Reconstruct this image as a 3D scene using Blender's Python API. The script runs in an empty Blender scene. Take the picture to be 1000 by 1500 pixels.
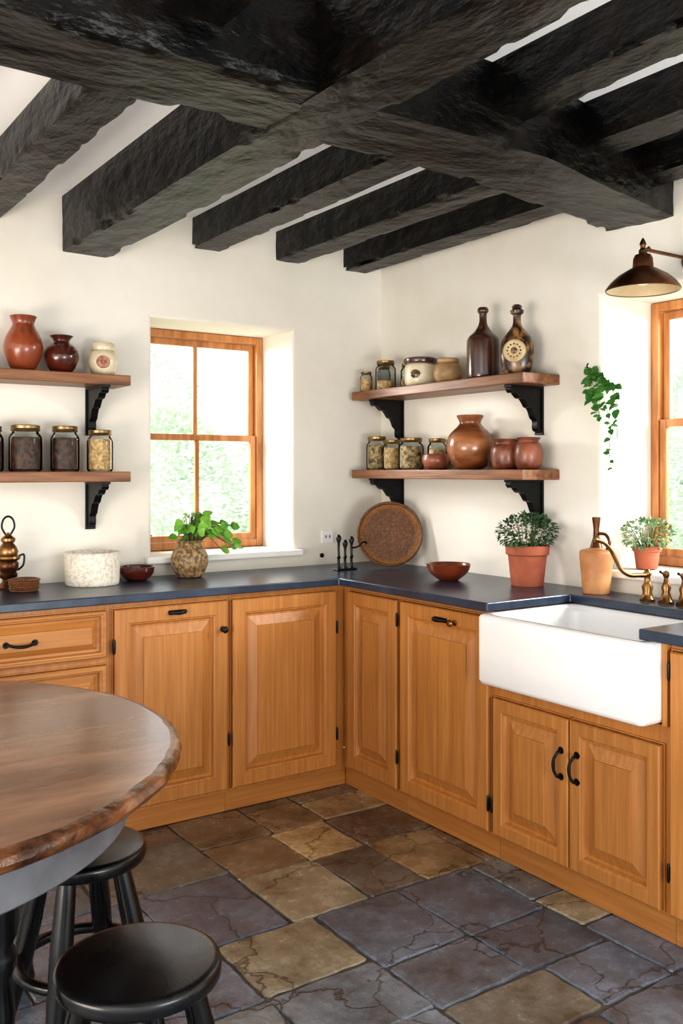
import bpy, bmesh, math, random
from mathutils import Vector, Matrix, noise, Euler
random.seed(7)
scene = bpy.context.scene
COL = scene.collection
scene.view_settings.view_transform = 'Standard'
try: scene.view_settings.look = 'Medium High Contrast'
except Exception: pass

# ------------------------------------------------------------------ materials
def C(r, g, b):
    def f(c):
        c /= 255.0
        return c / 12.92 if c <= .04045 else ((c + .055) / 1.055) ** 2.4
    return (f(r), f(g), f(b), 1)

def mat(name, c1, c2=None, rough=.5, metal=0, nscale=5, stretch=(1, 1, 1), detail=6, lo=.35, hi=.65,
        bump=0, bscale=None, bstretch=None, spec=.5, coat=0, rvar=0, c3=None, bdist=.01, var=0, bdetail=8, crough=.15):
    m = bpy.data.materials.new(name)
    m.use_nodes = True
    nt = m.node_tree
    b = nt.nodes['Principled BSDF']
    b.inputs['Roughness'].default_value = rough
    b.inputs['Metallic'].default_value = metal
    b.inputs['Specular IOR Level'].default_value = spec
    b.inputs['Coat Weight'].default_value = coat
    b.inputs['Coat Roughness'].default_value = crough
    tc = nt.nodes.new('ShaderNodeTexCoord')
    mp = nt.nodes.new('ShaderNodeMapping')
    mp.inputs['Scale'].default_value = stretch
    nt.links.new(tc.outputs['Object'], mp.inputs['Vector'])
    oi = nt.nodes.new('ShaderNodeObjectInfo')
    mul = nt.nodes.new('ShaderNodeMath'); mul.operation = 'MULTIPLY'; mul.inputs[1].default_value = 13.0
    nt.links.new(oi.outputs['Random'], mul.inputs[0])
    nt.links.new(mul.outputs[0], mp.inputs['Location'])
    if c2 is None:
        b.inputs['Base Color'].default_value = c1
    else:
        n = nt.nodes.new('ShaderNodeTexNoise')
        n.inputs['Scale'].default_value = nscale
        n.inputs['Detail'].default_value = detail
        n.inputs['Roughness'].default_value = .6
        nt.links.new(mp.outputs[0], n.inputs['Vector'])
        r = nt.nodes.new('ShaderNodeValToRGB')
        r.color_ramp.elements[0].position = lo; r.color_ramp.elements[0].color = c1
        r.color_ramp.elements[1].position = hi; r.color_ramp.elements[1].color = c2
        if c3:
            e = r.color_ramp.elements.new((lo + hi) / 2); e.color = c3
        nt.links.new(n.outputs['Fac'], r.inputs[0])
        out = r.outputs[0]
        if var:
            hs = nt.nodes.new('ShaderNodeHueSaturation')
            mr = nt.nodes.new('ShaderNodeMapRange')
            mr.inputs['To Min'].default_value = 1 - var; mr.inputs['To Max'].default_value = 1 + var
            nt.links.new(oi.outputs['Random'], mr.inputs['Value'])
            nt.links.new(mr.outputs[0], hs.inputs['Value'])
            nt.links.new(out, hs.inputs['Color'])
            out = hs.outputs[0]
        nt.links.new(out, b.inputs['Base Color'])
        if rvar:
            mr = nt.nodes.new('ShaderNodeMapRange')
            mr.inputs['To Min'].default_value = rough - rvar; mr.inputs['To Max'].default_value = rough + rvar
            nt.links.new(n.outputs['Fac'], mr.inputs['Value'])
            nt.links.new(mr.outputs[0], b.inputs['Roughness'])
    if bump:
        n2 = nt.nodes.new('ShaderNodeTexNoise')
        n2.inputs['Scale'].default_value = bscale or nscale * 3
        n2.inputs['Detail'].default_value = bdetail
        mp2 = nt.nodes.new('ShaderNodeMapping')
        mp2.inputs['Scale'].default_value = bstretch or stretch
        nt.links.new(tc.outputs['Object'], mp2.inputs['Vector'])
        nt.links.new(mp2.outputs[0], n2.inputs['Vector'])
        bp = nt.nodes.new('ShaderNodeBump')
        bp.inputs['Strength'].default_value = bump
        bp.inputs['Distance'].default_value = bdist
        nt.links.new(n2.outputs['Fac'], bp.inputs['Height'])
        nt.links.new(bp.outputs[0], b.inputs['Normal'])
    return m

def glassmat(name, tint=(1, 1, 1, 1), gl=.12):
    m = bpy.data.materials.new(name); m.use_nodes = True
    nt = m.node_tree; nt.nodes.clear()
    o = nt.nodes.new('ShaderNodeOutputMaterial')
    mx = nt.nodes.new('ShaderNodeMixShader')
    t = nt.nodes.new('ShaderNodeBsdfTransparent'); t.inputs[0].default_value = tint
    g = nt.nodes.new('ShaderNodeBsdfGlossy'); g.inputs['Roughness'].default_value = .05
    lw = nt.nodes.new('ShaderNodeLayerWeight'); lw.inputs[0].default_value = gl
    nt.links.new(lw.outputs['Fresnel'], mx.inputs[0])
    nt.links.new(t.outputs[0], mx.inputs[1]); nt.links.new(g.outputs[0], mx.inputs[2])
    nt.links.new(mx.outputs[0], o.inputs[0])
    return m

W1, W2, W3 = C(150, 96, 46), C(204, 146, 82), C(178, 119, 61)
WOODV = mat('cabinet_wood_vertical', W1, W2, .4, nscale=4, stretch=(16, 16, .6), lo=.1, hi=.9, bump=.08, bscale=6, bstretch=(30, 30, 1.2), var=.07, bdist=.003, c3=W3, detail=5, coat=.12, crough=.3)
WOODH = mat('cabinet_wood_horizontal', W1, W2, .4, nscale=4, stretch=(.6, 16, 16), lo=.1, hi=.9, bump=.08, bscale=6, bstretch=(1.2, 30, 30), var=.07, bdist=.003, c3=W3, detail=5, coat=.12, crough=.3)
SHELFX = mat('shelf_wood_x', C(88, 54, 34), C(160, 110, 72), .4, nscale=3, stretch=(1, 14, 14), lo=.3, hi=.7, bump=.2, bdist=.004)
WINW = mat('window_wood', C(164, 102, 54), C(206, 146, 90), .35, nscale=3, stretch=(8, 8, 1), bump=.1, bdist=.003)
PLASTER = mat('plaster', C(226, 220, 207), C(237, 233, 223), .9, nscale=1.5, bump=.25, bscale=7, bdist=.006, spec=.2)
PLASTERW = mat('ceiling_plaster', C(253, 253, 251), C(255, 255, 254), .9, nscale=1.5, bump=.2, bscale=6, bdist=.006, spec=.2)
SILLM = mat('sill_paint', C(240, 238, 232), C(248, 246, 242), .4, nscale=4)
BEAMY = mat('beam_wood_y', C(4, 4, 4), C(34, 21, 15), .36, nscale=5, stretch=(3, 1, 3), lo=.45, hi=.85, bump=.75, bscale=7, bstretch=(2.2, 1.1, 2.2), bdist=.03, rvar=.12, spec=.32, bdetail=10)
BEAMX = mat('beam_wood_x', C(4, 4, 4), C(30, 20, 15), .36, nscale=5, stretch=(1, 3, 3), lo=.45, hi=.85, bump=.75, bscale=7, bstretch=(1.1, 2.2, 2.2), bdist=.03, rvar=.12, spec=.32, bdetail=10)
SLATE = mat('slate_counter', C(33, 45, 63), C(50, 64, 84), .28, nscale=12, bump=.15, bscale=30, bdist=.003, spec=.65)
CERAM = mat('white_fireclay', C(238, 237, 236), C(244, 243, 242), .12, nscale=2, coat=.5)
IRON = mat('black_iron', C(10, 10, 12), C(22, 22, 24), .38, metal=.4, nscale=20, bump=.15, bscale=60, bdist=.002)
BLACKW = mat('black_painted_wood', C(4, 4, 5), C(14, 13, 16), .28, nscale=8, bump=.15, bscale=14, bdist=.002, rvar=.1, coat=.2, spec=.4)
BRASS = mat('aged_brass', C(86, 62, 38), C(150, 114, 72), .32, metal=.95, nscale=16)
COPPER = mat('dark_copper', C(72, 44, 28), C(124, 80, 52), .34, metal=.8, nscale=10)
LAMPIN = mat('pale_lamp_lining', C(190, 168, 132), C(212, 192, 156), .4, nscale=6)
TERRA = mat('terracotta', C(160, 88, 62), C(190, 112, 84), .75, nscale=8, bump=.15, bscale=40, bdist=.002)
TERRAG = mat('glazed_terracotta', C(92, 42, 22), C(160, 80, 46), .28, nscale=4, coat=.4, lo=.3, hi=.75)
REDGL = mat('dark_red_glaze', C(52, 20, 14), C(98, 42, 28), .2, nscale=5, coat=.5)
BROWNGL = mat('brown_glaze', C(48, 26, 18), C(82, 48, 32), .2, nscale=4, coat=.5)
BIGPOT = mat('honey_brown_glaze', C(104, 58, 32), C(172, 112, 70), .25, nscale=3, stretch=(1, 1, 4), coat=.5)
TANPOT = mat('tan_stoneware', C(134, 102, 64), C(192, 160, 114), .45, nscale=9, bump=.2, bscale=30, bdist=.003)
SPECK = mat('speckled_pottery', C(98, 74, 48), C(168, 142, 102), .5, nscale=60, lo=.42, hi=.58, bump=.4, bscale=50, bdist=.004)
WHITEP = mat('white_textured_pottery', C(204, 192, 172), C(226, 220, 206), .5, nscale=75, lo=.40, hi=.52, bump=.4, bscale=60, bdist=.004, detail=3)
CREAM = mat('cream_glaze', C(200, 184, 152), C(222, 210, 182), .3, nscale=8, coat=.3)
REDPOT = mat('reddish_clay', C(84, 42, 28), C(150, 88, 62), .4, nscale=14, bump=.2, bscale=30, bdist=.003, coat=.2)
MOTTLE = mat('mottled_flask', C(44, 24, 14), C(150, 112, 70), .3, nscale=24, lo=.46, hi=.62, coat=.3)
JUG = mat('tan_jug', C(168, 110, 66), C(208, 154, 104), .5, nscale=6, bump=.2, bscale=40, bdist=.002)
GOLD = mat('dull_metal_lid', C(116, 94, 62), C(160, 134, 94), .36, metal=.9, nscale=10)
DARKC = mat('coffee_beans', C(30, 18, 13), C(88, 56, 40), .5, nscale=60, lo=.4, hi=.6, bump=.8, bscale=60, bdist=.006)
TANC = mat('dried_grain', C(158, 122, 76), C(214, 182, 132), .7, nscale=70, lo=.4, hi=.6, bump=.8, bscale=70, bdist=.004)
OLIVEC = mat('dried_herbs', C(92, 72, 44), C(194, 168, 120), .7, nscale=50, lo=.4, hi=.6, bump=.8, bscale=50, bdist=.006)
WICKER = mat('wicker', C(138, 96, 58), C(178, 134, 90), .5, nscale=110, lo=.35, hi=.65, bump=.4, bscale=130, bdist=.003, detail=2)
WICKERR = mat('wicker_rim', C(84, 52, 32), C(126, 84, 52), .5, nscale=90, lo=.35, hi=.65, bump=.4, bscale=110, bdist=.002)
TABLEW = mat('table_wood', C(96, 64, 42), C(170, 128, 96), .24, nscale=2.2, stretch=(.9, 4, 3), lo=.3, hi=.72, bump=.14, bscale=8, bdist=.004, rvar=.08, coat=.4, c3=C(134, 94, 66), crough=.22)
TABLER = mat('table_rim_wood', C(60, 34, 18), C(150, 98, 58), .28, nscale=12, lo=.35, hi=.7, bump=.9, bscale=20, bdist=.014, coat=.3)
GREYP = mat('grey_painted_wood', C(84, 86, 92), C(112, 114, 120), .5, nscale=6)
LEAFD = mat('leaf_green', C(64, 130, 36), C(134, 188, 70), .4, nscale=8)
LEAFI = mat('ivy_leaf_green', C(36, 92, 36), C(92, 148, 68), .42, nscale=10)
LEAFH = mat('herb_leaf_green', C(30, 62, 38), C(88, 120, 78), .55, nscale=14)
LEAFP = mat('pale_leaf_green', C(84, 118, 82), C(156, 180, 130), .55, nscale=14)
STEM = mat('stem', C(70, 84, 40), C(96, 100, 56), .6, nscale=8)
SOIL = mat('soil', C(38, 26, 18), C(66, 46, 32), .9, nscale=40, bump=.8, bscale=60, bdist=.006)
OUTLEAF = mat('haze_paled_foliage', C(150, 178, 146), C(240, 244, 232), .8, nscale=1.3, spec=.1)  # leaves paled towards white: outdoor haze and glare put into the colour
nt = OUTLEAF.node_tree
_b = nt.nodes['Principled BSDF']; _o = [n for n in nt.nodes if n.type == 'OUTPUT_MATERIAL'][0]
_t = nt.nodes.new('ShaderNodeBsdfTranslucent'); _t.inputs[0].default_value = (.68, .78, .64, 1)
_m = nt.nodes.new('ShaderNodeMixShader'); _m.inputs[0].default_value = .5
nt.links.new(_b.outputs[0], _m.inputs[1]); nt.links.new(_t.outputs[0], _m.inputs[2]); nt.links.new(_m.outputs[0], _o.inputs[0])
GRASS = mat('garden_grass', C(200, 210, 186), C(226, 232, 212), .9, nscale=2)
WHITEPL = mat('white_plastic', C(246, 244, 240), C(250, 248, 244), .35, nscale=5)
REDMOT = mat('clay_motif', C(130, 74, 54), C(180, 132, 100), .4, nscale=40, lo=.42, hi=.58)
LABELT = mat('parchment_label', C(186, 160, 116), C(212, 190, 150), .5, nscale=20)
GROUT = mat('grout', C(62, 58, 54), C(96, 90, 82), .9, nscale=20)
BULB = mat('bulb_glass', C(250, 240, 215), None, .3)
GLASS = glassmat('clear_glass', (.96, .975, .97, 1), .12)
PANE = glassmat('window_glass', (1, 1, 1, 1), .08)

# ------------------------------------------------------------------ mesh builder
class MB:
    def __init__(s): s.v = []; s.f = []; s.m = []
    def add(s, vs, fs, mi=0):
        o = len(s.v); s.v += [Vector(v) for v in vs]
        for f in fs: s.f.append([i + o for i in f]); s.m.append(mi)
    def box(s, x0, x1, y0, y1, z0, z1, mi=0):
        vs = [(x0, y0, z0), (x1, y0, z0), (x1, y1, z0), (x0, y1, z0), (x0, y0, z1), (x1, y0, z1), (x1, y1, z1), (x0, y1, z1)]
        s.add(vs, [(0, 3, 2, 1), (4, 5, 6, 7), (0, 1, 5, 4), (1, 2, 6, 5), (2, 3, 7, 6), (3, 0, 4, 7)], mi)
    def loft(s, loops, mi=0, cap0=True, cap1=True):
        n = len(loops[0]); o = len(s.v)
        for l in loops: s.v += [Vector(p) for p in l]
        for i in range(len(loops) - 1):
            for j in range(n):
                a = o + i * n + j; b = o + i * n + (j + 1) % n
                s.f.append([a, b, b + n, a + n]); s.m.append(mi)
        if cap0: s.f.append([o + j for j in range(n)][::-1]); s.m.append(mi)
        if cap1: s.f.append([o + (len(loops) - 1) * n + j for j in range(n)]); s.m.append(mi)
    def lathe(s, prof, seg=40, c=(0, 0, 0), mi=0, M=None, sy=1.0):
        loops = []
        for r, z in prof:
            r = max(r, .0004); L = []
            for j in range(seg):
                a = 2 * math.pi * j / seg
                p = Vector((r * math.cos(a), r * math.sin(a) * sy, z))
                if M is not None: p = M @ p
                L.append(p + Vector(c))
            loops.append(L)
        s.loft(loops, mi)
    def tube(s, pts, r, seg=10, mi=0, sub=6, closed=False):
        pts = [Vector(p) for p in pts]
        rad = r if isinstance(r, (list, tuple)) else [r] * len(pts)
        P = []; R = []
        n = len(pts)
        if n > 2 and sub > 1:
            rng = n if closed else n - 1
            for i in range(rng):
                if closed:
                    p0, p1, p2, p3 = pts[(i - 1) % n], pts[i], pts[(i + 1) % n], pts[(i + 2) % n]
                else:
                    p0 = pts[max(i - 1, 0)]; p1 = pts[i]; p2 = pts[i + 1]; p3 = pts[min(i + 2, n - 1)]
                for k in range(sub):
                    t = k / sub
                    P.append(.5 * ((2 * p1) + (p2 - p0) * t + (2 * p0 - 5 * p1 + 4 * p2 - p3) * t * t + (3 * p1 - p0 - 3 * p2 + p3) * t ** 3))
                    R.append(rad[i] * (1 - t) + rad[(i + 1) % n] * t)
            if not closed: P.append(pts[-1]); R.append(rad[-1])
        else:
            P = pts; R = list(rad)
        N = len(P); loops = []
        up = None
        for i in range(N):
            if closed: t = P[(i + 1) % N] - P[(i - 1) % N]
            else: t = P[min(i + 1, N - 1)] - P[max(i - 1, 0)]
            if t.length < 1e-9: t = Vector((0, 0, 1))
            t.normalize()
            if up is None:
                up = Vector((0, 0, 1)) if abs(t.z) < .9 else Vector((1, 0, 0))
            u = up - t * up.dot(t)
            if u.length < 1e-6: u = t.orthogonal()
            u.normalize(); w = t.cross(u); up = u
            loops.append([P[i] + (u * math.cos(2 * math.pi * j / seg) + w * math.sin(2 * math.pi * j / seg)) * R[i] for j in range(seg)])
        if closed:
            loops.append(loops[0]); s.loft(loops, mi, False, False)
        else: s.loft(loops, mi)
    def poly_extrude(s, pts, axis_fn, t0, t1, mi=0):
        a = [axis_fn(p, t0) for p in pts]; b = [axis_fn(p, t1) for p in pts]
        n = len(pts); o = len(s.v)
        s.v += [Vector(p) for p in a + b]
        s.f.append([o + i for i in range(n)][::-1]); s.m.append(mi)
        s.f.append([o + n + i for i in range(n)]); s.m.append(mi)
        for i in range(n):
            j = (i + 1) % n
            s.f.append([o + i, o + j, o + n + j, o + n + i]); s.m.append(mi)
    def leaf(s, p, d, nrm, L, W, mi=0, droop=.25):
        d = Vector(d).normalized(); nrm = Vector(nrm)
        w = d.cross(nrm)
        if w.length < 1e-4: w = d.orthogonal()
        w.normalize(); n = w.cross(d)
        p = Vector(p)
        def q(t, k, h): return p + d * (L * t) + w * (W * k) + n * (h * L - droop * L * t * t)
        vs = [q(0, 0, 0), q(.10, .34, .05), q(.10, 0, 0), q(.10, -.34, .05), q(.38, .52, .06), q(.38, 0, 0), q(.38, -.52, .06), q(.72, .34, .05), q(.72, 0, 0), q(.72, -.34, .05), q(1, 0, 0)]
        s.add(vs, [(0, 2, 1), (0, 3, 2), (1, 2, 5, 4), (2, 3, 6, 5), (4, 5, 8, 7), (5, 6, 9, 8), (7, 8, 10), (8, 9, 10)], mi)
    def mesh(s, name, mats, smooth=True, angle=40, recalc=True):
        me = bpy.data.meshes.new(name)
        me.from_pydata([tuple(v) for v in s.v], [], s.f)
        for m in mats: me.materials.append(m)
        for p, k in zip(me.polygons, s.m): p.material_index = k
        if recalc:
            bm = bmesh.new(); bm.from_mesh(me)
            bmesh.ops.recalc_face_normals(bm, faces=bm.faces)
            bm.to_mesh(me); bm.free()
        if smooth:
            for p in me.polygons: p.use_smooth = True
            me.set_sharp_from_angle(angle=math.radians(angle))
        return me

def link(name, data, parent=None, loc=(0, 0, 0), rot=(0, 0, 0), bevel=0, segs=2):
    o = bpy.data.objects.new(name, data)
    COL.objects.link(o)
    o.location = loc; o.rotation_euler = rot
    if parent: o.parent = parent
    if bevel:
        b = o.modifiers.new('bevel', 'BEVEL'); b.width = bevel; b.segments = segs; b.limit_method = 'ANGLE'
        b.angle_limit = math.radians(40)
    return o

def tag(o, label, category, group=None, kind=None):
    o['label'] = label; o['category'] = category
    if group: o['group'] = group
    if kind: o['kind'] = kind
    return o

def thing(name, label, category, loc=(0, 0, 0), rz=0, group=None):
    e = bpy.data.objects.new(name, None); e.empty_display_size = .05
    COL.objects.link(e); e.location = loc; e.rotation_euler = (0, 0, rz)
    return tag(e, label, category, group)

def struct(o, label):
    o['label'] = label; o['kind'] = 'structure'; return o

# ------------------------------------------------------------------ camera
CAM = Vector((-2.867, -3.842, 1.38))
cam = bpy.data.cameras.new('camera'); camo = bpy.data.objects.new('camera', cam)
COL.objects.link(camo); camo.location = CAM
yaw = math.atan2(.826, .5635)
camo.rotation_euler = (math.radians(90), 0, yaw - math.radians(90))
cam.sensor_fit = 'VERTICAL'; cam.sensor_height = 36; cam.lens = 36 * 1364 / 1500
cam.shift_y = -60 / 1500
cam.clip_start = .05
scene.camera = camo

# ------------------------------------------------------------------ room shell
CEIL = 2.52
def wall(name, u0, u1, z0, z1, hole, T, fn, label):
    a0, a1, b0, b1 = hole
    m = MB()
    O = [(u0, z0), (u1, z0), (u1, z1), (u0, z1)]; I = [(a0, b0), (a1, b0), (a1, b1), (a0, b1)]
    vs = [fn(p, 0) for p in O] + [fn(p, 0) for p in I] + [fn(p, T) for p in I] + [fn(p, T) for p in O]
    fs = []
    for i in range(4):
        j = (i + 1) % 4
        fs += [(i, j, 4 + j, 4 + i), (4 + i, 4 + j, 8 + j, 8 + i), (8 + i, 8 + j, 12 + j, 12 + i), (12 + i, 12 + j, j, i)]
    m.add(vs, fs)
    me = m.mesh(name, [PLASTER], smooth=False)
    bm = bmesh.new(); bm.from_mesh(me); bm.verts.ensure_lookup_table()
    idx = [(4, 5), (5, 6), (6, 7), (7, 4)]
    es = [e for e in bm.edges if (min(e.verts[0].index, e.verts[1].index), max(e.verts[0].index, e.verts[1].index)) in [(min(a, b), max(a, b)) for a, b in idx]]
    bmesh.ops.bevel(bm, geom=es, offset=.014, segments=4, affect='EDGES', profile=.5)
    bm.to_mesh(me); bm.free()
    return struct(link(name, me), label)

wall('wall_back', -4.6, 0.35, 0, CEIL, (-1.254, -.533, 1.0, 2.055), .36, lambda p, t: (p[0], t, p[1]), 'cream plaster wall with deep window opening')
wall('wall_right', -4.6, -0.0005, 0, CEIL, (-2.35, -1.425, 1.0, 2.06), .36, lambda p, t: (t, p[0], p[1]), 'cream plaster wall with deep window opening above the sink')
m = MB(); m.box(-4.6, .36, -4.6, .36, CEIL, CEIL + .1)
struct(link('ceiling', m.mesh('ceiling', [PLASTERW], False)), 'white plaster ceiling above dark timber beams')

# floor: individually cut flagstones in one mesh
FL = bpy.data.materials.new('flagstone'); FL.use_nodes = True
nt = FL.node_tree; b = nt.nodes['Principled BSDF']
at = nt.nodes.new('ShaderNodeAttribute'); at.attribute_name = 'stone'
tc = nt.nodes.new('ShaderNodeTexCoord')
n1 = nt.nodes.new('ShaderNodeTexNoise'); n1.inputs['Scale'].default_value = 5; n1.inputs['Detail'].default_value = 12; n1.inputs['Roughness'].default_value = .74
nt.links.new(tc.outputs['Object'], n1.inputs['Vector'])
r1 = nt.nodes.new('ShaderNodeValToRGB'); r1.color_ramp.elements[0].position = .36; r1.color_ramp.elements[0].color = (.55, .52, .48, 1); r1.color_ramp.elements[1].position = .64; r1.color_ramp.elements[1].color = (1.75, 1.82, 1.86, 1)
nt.links.new(n1.outputs['Fac'], r1.inputs[0])
mx = nt.nodes.new('ShaderNodeMix'); mx.data_type = 'RGBA'; mx.blend_type = 'MULTIPLY'; mx.inputs[0].default_value = 1
nt.links.new(at.outputs['Color'], mx.inputs[6]); nt.links.new(r1.outputs[0], mx.inputs[7])
vd = nt.nodes.new('ShaderNodeTexVoronoi'); vd.feature = 'DISTANCE_TO_EDGE'; vd.inputs['Scale'].default_value = 1.9
nd = nt.nodes.new('ShaderNodeTexNoise'); nd.inputs['Scale'].default_value = 5; nd.inputs['Detail'].default_value = 6
va = nt.nodes.new('ShaderNodeVectorMath'); va.operation = 'MULTIPLY_ADD'; va.inputs[1].default_value = (.35, .35, .35)
nt.links.new(tc.outputs['Object'], nd.inputs['Vector']); nt.links.new(nd.outputs['Color'], va.inputs[0]); nt.links.new(tc.outputs['Object'], va.inputs[2])
nt.links.new(va.outputs[0], vd.inputs['Vector'])
cr = nt.nodes.new('ShaderNodeValToRGB'); cr.color_ramp.elements[0].position = .002; cr.color_ramp.elements[0].color = (.18, .16, .15, 1); cr.color_ramp.elements[1].position = .010; cr.color_ramp.elements[1].color = (1, 1, 1, 1)
nt.links.new(vd.outputs['Distance'], cr.inputs[0])
mx2 = nt.nodes.new('ShaderNodeMix'); mx2.data_type = 'RGBA'; mx2.blend_type = 'MULTIPLY'; mx2.inputs[0].default_value = .75
nt.links.new(mx.outputs[2], mx2.inputs[6]); nt.links.new(cr.outputs[0], mx2.inputs[7])
nt.links.new(mx2.outputs[2], b.inputs['Base Color'])
rr = nt.nodes.new('ShaderNodeMapRange'); rr.inputs['From Min'].default_value = .3; rr.inputs['From Max'].default_value = .7; rr.inputs['To Min'].default_value = .12; rr.inputs['To Max'].default_value = .36
nt.links.new(n1.outputs['Fac'], rr.inputs['Value']); nt.links.new(rr.outputs[0], b.inputs['Roughness'])
b.inputs['Specular IOR Level'].default_value = 1.0
n3 = nt.nodes.new('ShaderNodeTexNoise'); n3.inputs['Scale'].default_value = 9; n3.inputs['Detail'].default_value = 12; n3.inputs['Roughness'].default_value = .5
nt.links.new(tc.outputs['Object'], n3.inputs['Vector'])
hm = nt.nodes.new('ShaderNodeMath'); hm.operation = 'MULTIPLY'
nt.links.new(n3.outputs['Fac'], hm.inputs[0]); nt.links.new(cr.outputs[0], hm.inputs[1])
bp = nt.nodes.new('ShaderNodeBump'); bp.inputs['Strength'].default_value = .35; bp.inputs['Distance'].default_value = .016
nt.links.new(hm.outputs[0], bp.inputs['Height']); nt.links.new(bp.outputs[0], b.inputs['Normal'])

m = MB(); m.box(-4.6, 0, -4.6, 0, -.1, -.007, 1)
cols = [C(60, 52, 46)] * 6
rng = random.Random(41)
warm = [C(124, 102, 78), C(160, 137, 102), C(106, 90, 74), C(144, 122, 92), C(98, 84, 72), C(116, 98, 78), C(98, 100, 102), C(168, 148, 114), C(112, 110, 106)]
cool = [C(100, 108, 120), C(112, 108, 100), C(86, 94, 107), C(113, 120, 130), C(98, 92, 86), C(126, 127, 125), C(80, 85, 93), C(92, 102, 116), C(140, 130, 110), C(106, 111, 115), C(96, 105, 121)]
rects = []
def split(x0, x1, y0, y1):
    w, h = x1 - x0, y1 - y0
    if w > .52 or h > .42 or (max(w, h) > .40 and rng.random() < .55):
        if w / h > rng.uniform(.95, 1.35):
            c = x0 + w * rng.uniform(.38, .62); split(x0, c, y0, y1); split(c, x1, y0, y1)
        else:
            c = y0 + h * rng.uniform(.38, .62); split(x0, x1, y0, c); split(x0, x1, c, y1)
    else: rects.append((x0, x1, y0, y1))
split(-4.6, 0, -4.6, 0)
for (x0, x1, ya, yb) in rects:
    g = .003; j = lambda: rng.uniform(-.006, .006)
    P = [(x0 + g, ya + g), (x1 - g, ya + g), (x1 - g, yb - g), (x0 + g, yb - g)]
    P = [(p[0] + j() * .8, p[1] + j() * .8) for p in P]
    pts = []
    for k in range(4):
        a = P[k]; c = P[(k + 1) % 4]
        for t in (0.03, .12, .24, .36, .5, .64, .76, .88, .97):
            pts.append((a[0] + (c[0] - a[0]) * t + j() * .55, a[1] + (c[1] - a[1]) * t + j() * .55))
    cx = (x0 + x1) / 2; cy = (ya + yb) / 2
    zt = rng.uniform(-.002, .0)
    tx, ty = rng.uniform(-.008, .008), rng.uniform(-.008, .008)
    def ins(k): return [(cx + (p[0] - cx) * (1 - k / (x1 - x0)), cy + (p[1] - cy) * (1 - k / (yb - ya))) for p in pts]
    nf = len(m.f)
    Z = lambda p, z: z + (p[0] - cx) * tx + (p[1] - cy) * ty
    m.loft([[(p[0], p[1], -.01) for p in pts], [(p[0], p[1], Z(p, zt - .003)) for p in ins(.003)], [(p[0], p[1], Z(p, zt)) for p in ins(.012)]], 0, False, True)
    dd = (cx + 2.867) * .5635 + (cy + 3.842) * .826
    w = min(max((dd - 2.7) / .9, 0), 1)
    base = rng.choice(warm) if rng.random() < w * .75 + .08 else rng.choice(cool)
    br = rng.uniform(.75, 1.15)
    base = tuple(q * br for q in base[:3]) + (1,)
    cols += [base] * (len(m.f) - nf)
me = m.mesh('floor', [FL, GROUT], smooth=False, recalc=False)
ca = me.color_attributes.new('stone', 'FLOAT_COLOR', 'CORNER')
for p in me.polygons:
    for li in p.loop_indices: ca.data[li].color = cols[p.index]
struct(link('floor', me), 'irregular brown and slate flagstone floor')

# ------------------------------------------------------------------ beams
def beam(name, pts, w, z0, z1, mats, label, amp=.0045, seed=0, group=None, taper=None):
    m = MB()
    P = [Vector((p[0], p[1], 0)) for p in pts]
    samples = []
    for i in range(len(P) - 1):
        L = (P[i + 1] - P[i]).length; k = max(2, int(L / .018))
        for j in range(k): samples.append((P[i].lerp(P[i + 1], j / k)))
    samples.append(P[-1])
    loops = []
    ny, nz = 10, 9
    for i, c in enumerate(samples):
        t = samples[min(i + 1, len(samples) - 1)] - samples[max(i - 1, 0)]; t.normalize()
        s = Vector((-t.y, t.x, 0))
        ring = []
        for k in range(ny): ring.append((-.5 + k / ny, z0, 1))
        for k in range(nz): ring.append((.5, z0 + (z1 - z0) * k / nz, 1 if k < nz - 1 else .5))
        for k in range(ny): ring.append((.5 - k / ny, z1, 0))
        for k in range(nz): ring.append((-.5, z1 + (z0 - z1) * k / nz, 1 if k > 0 else 0))
        L = []
        for (a, z, act) in ring:
            p = c + s * (a * w) + Vector((0, 0, z))
            al = abs(t.x) > .5
            q = Vector((p.x * (1.8 if al else 6), p.y * (6 if al else 1.8), p.z * 7)) + Vector((seed * 7.3, 0, 0))
            d = noise.noise_vector(q) * amp + noise.noise_vector(q * 2.7) * amp * .45
            if abs(abs(a) - .5) < 1e-6 and abs(z - z0) < 1e-6:
                ch = max(0, noise.noise(Vector((c.x * 10, c.y * 10, seed + a))) - .12) * .035
                p += -s * (math.copysign(1, a) * (.001 + ch)) + Vector((0, 0, .001 + ch))
            if act:
                d = d * act
                p += s * d.dot(s) + Vector((0, 0, d.z))
            L.append(p)
        loops.append(L)
    m.loft(loops)
    o = link(name, m.mesh(name, mats, True, 30))
    return tag(o, label, 'beam', group)

G = 'exposed ceiling joists'
for i, (xa, xb) in enumerate([(-1.057, -.92), (-.624, -.485), (-.235, -.10), (-2.04, -1.9), (-2.5, -2.36), (-2.95, -2.81), (-3.4, -3.26)]):
    beam('ceiling_joist', [((xa + xb) / 2, -.0), ((xa + xb) / 2, -4.5)], xb - xa, 2.385, 2.52, [BEAMY], 'dark rough-hewn timber ceiling joist', seed=i + 1, group=G)
beam('ceiling_beam', [(-1.545, 0), (-1.545, -4.5)], .205, 2.29, 2.52, [BEAMY], 'thick black rough-hewn main timber beam meeting the window wall', amp=.0065, seed=11)
beam('ceiling_beam', [(-4.5, -1.81), (-1.6, -1.81), (-.85, -1.79), (0, -1.61)], .28, 2.295, 2.52, [BEAMX], 'thick black rough-hewn cross beam running above the sink', amp=.0075, seed=15)

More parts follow.
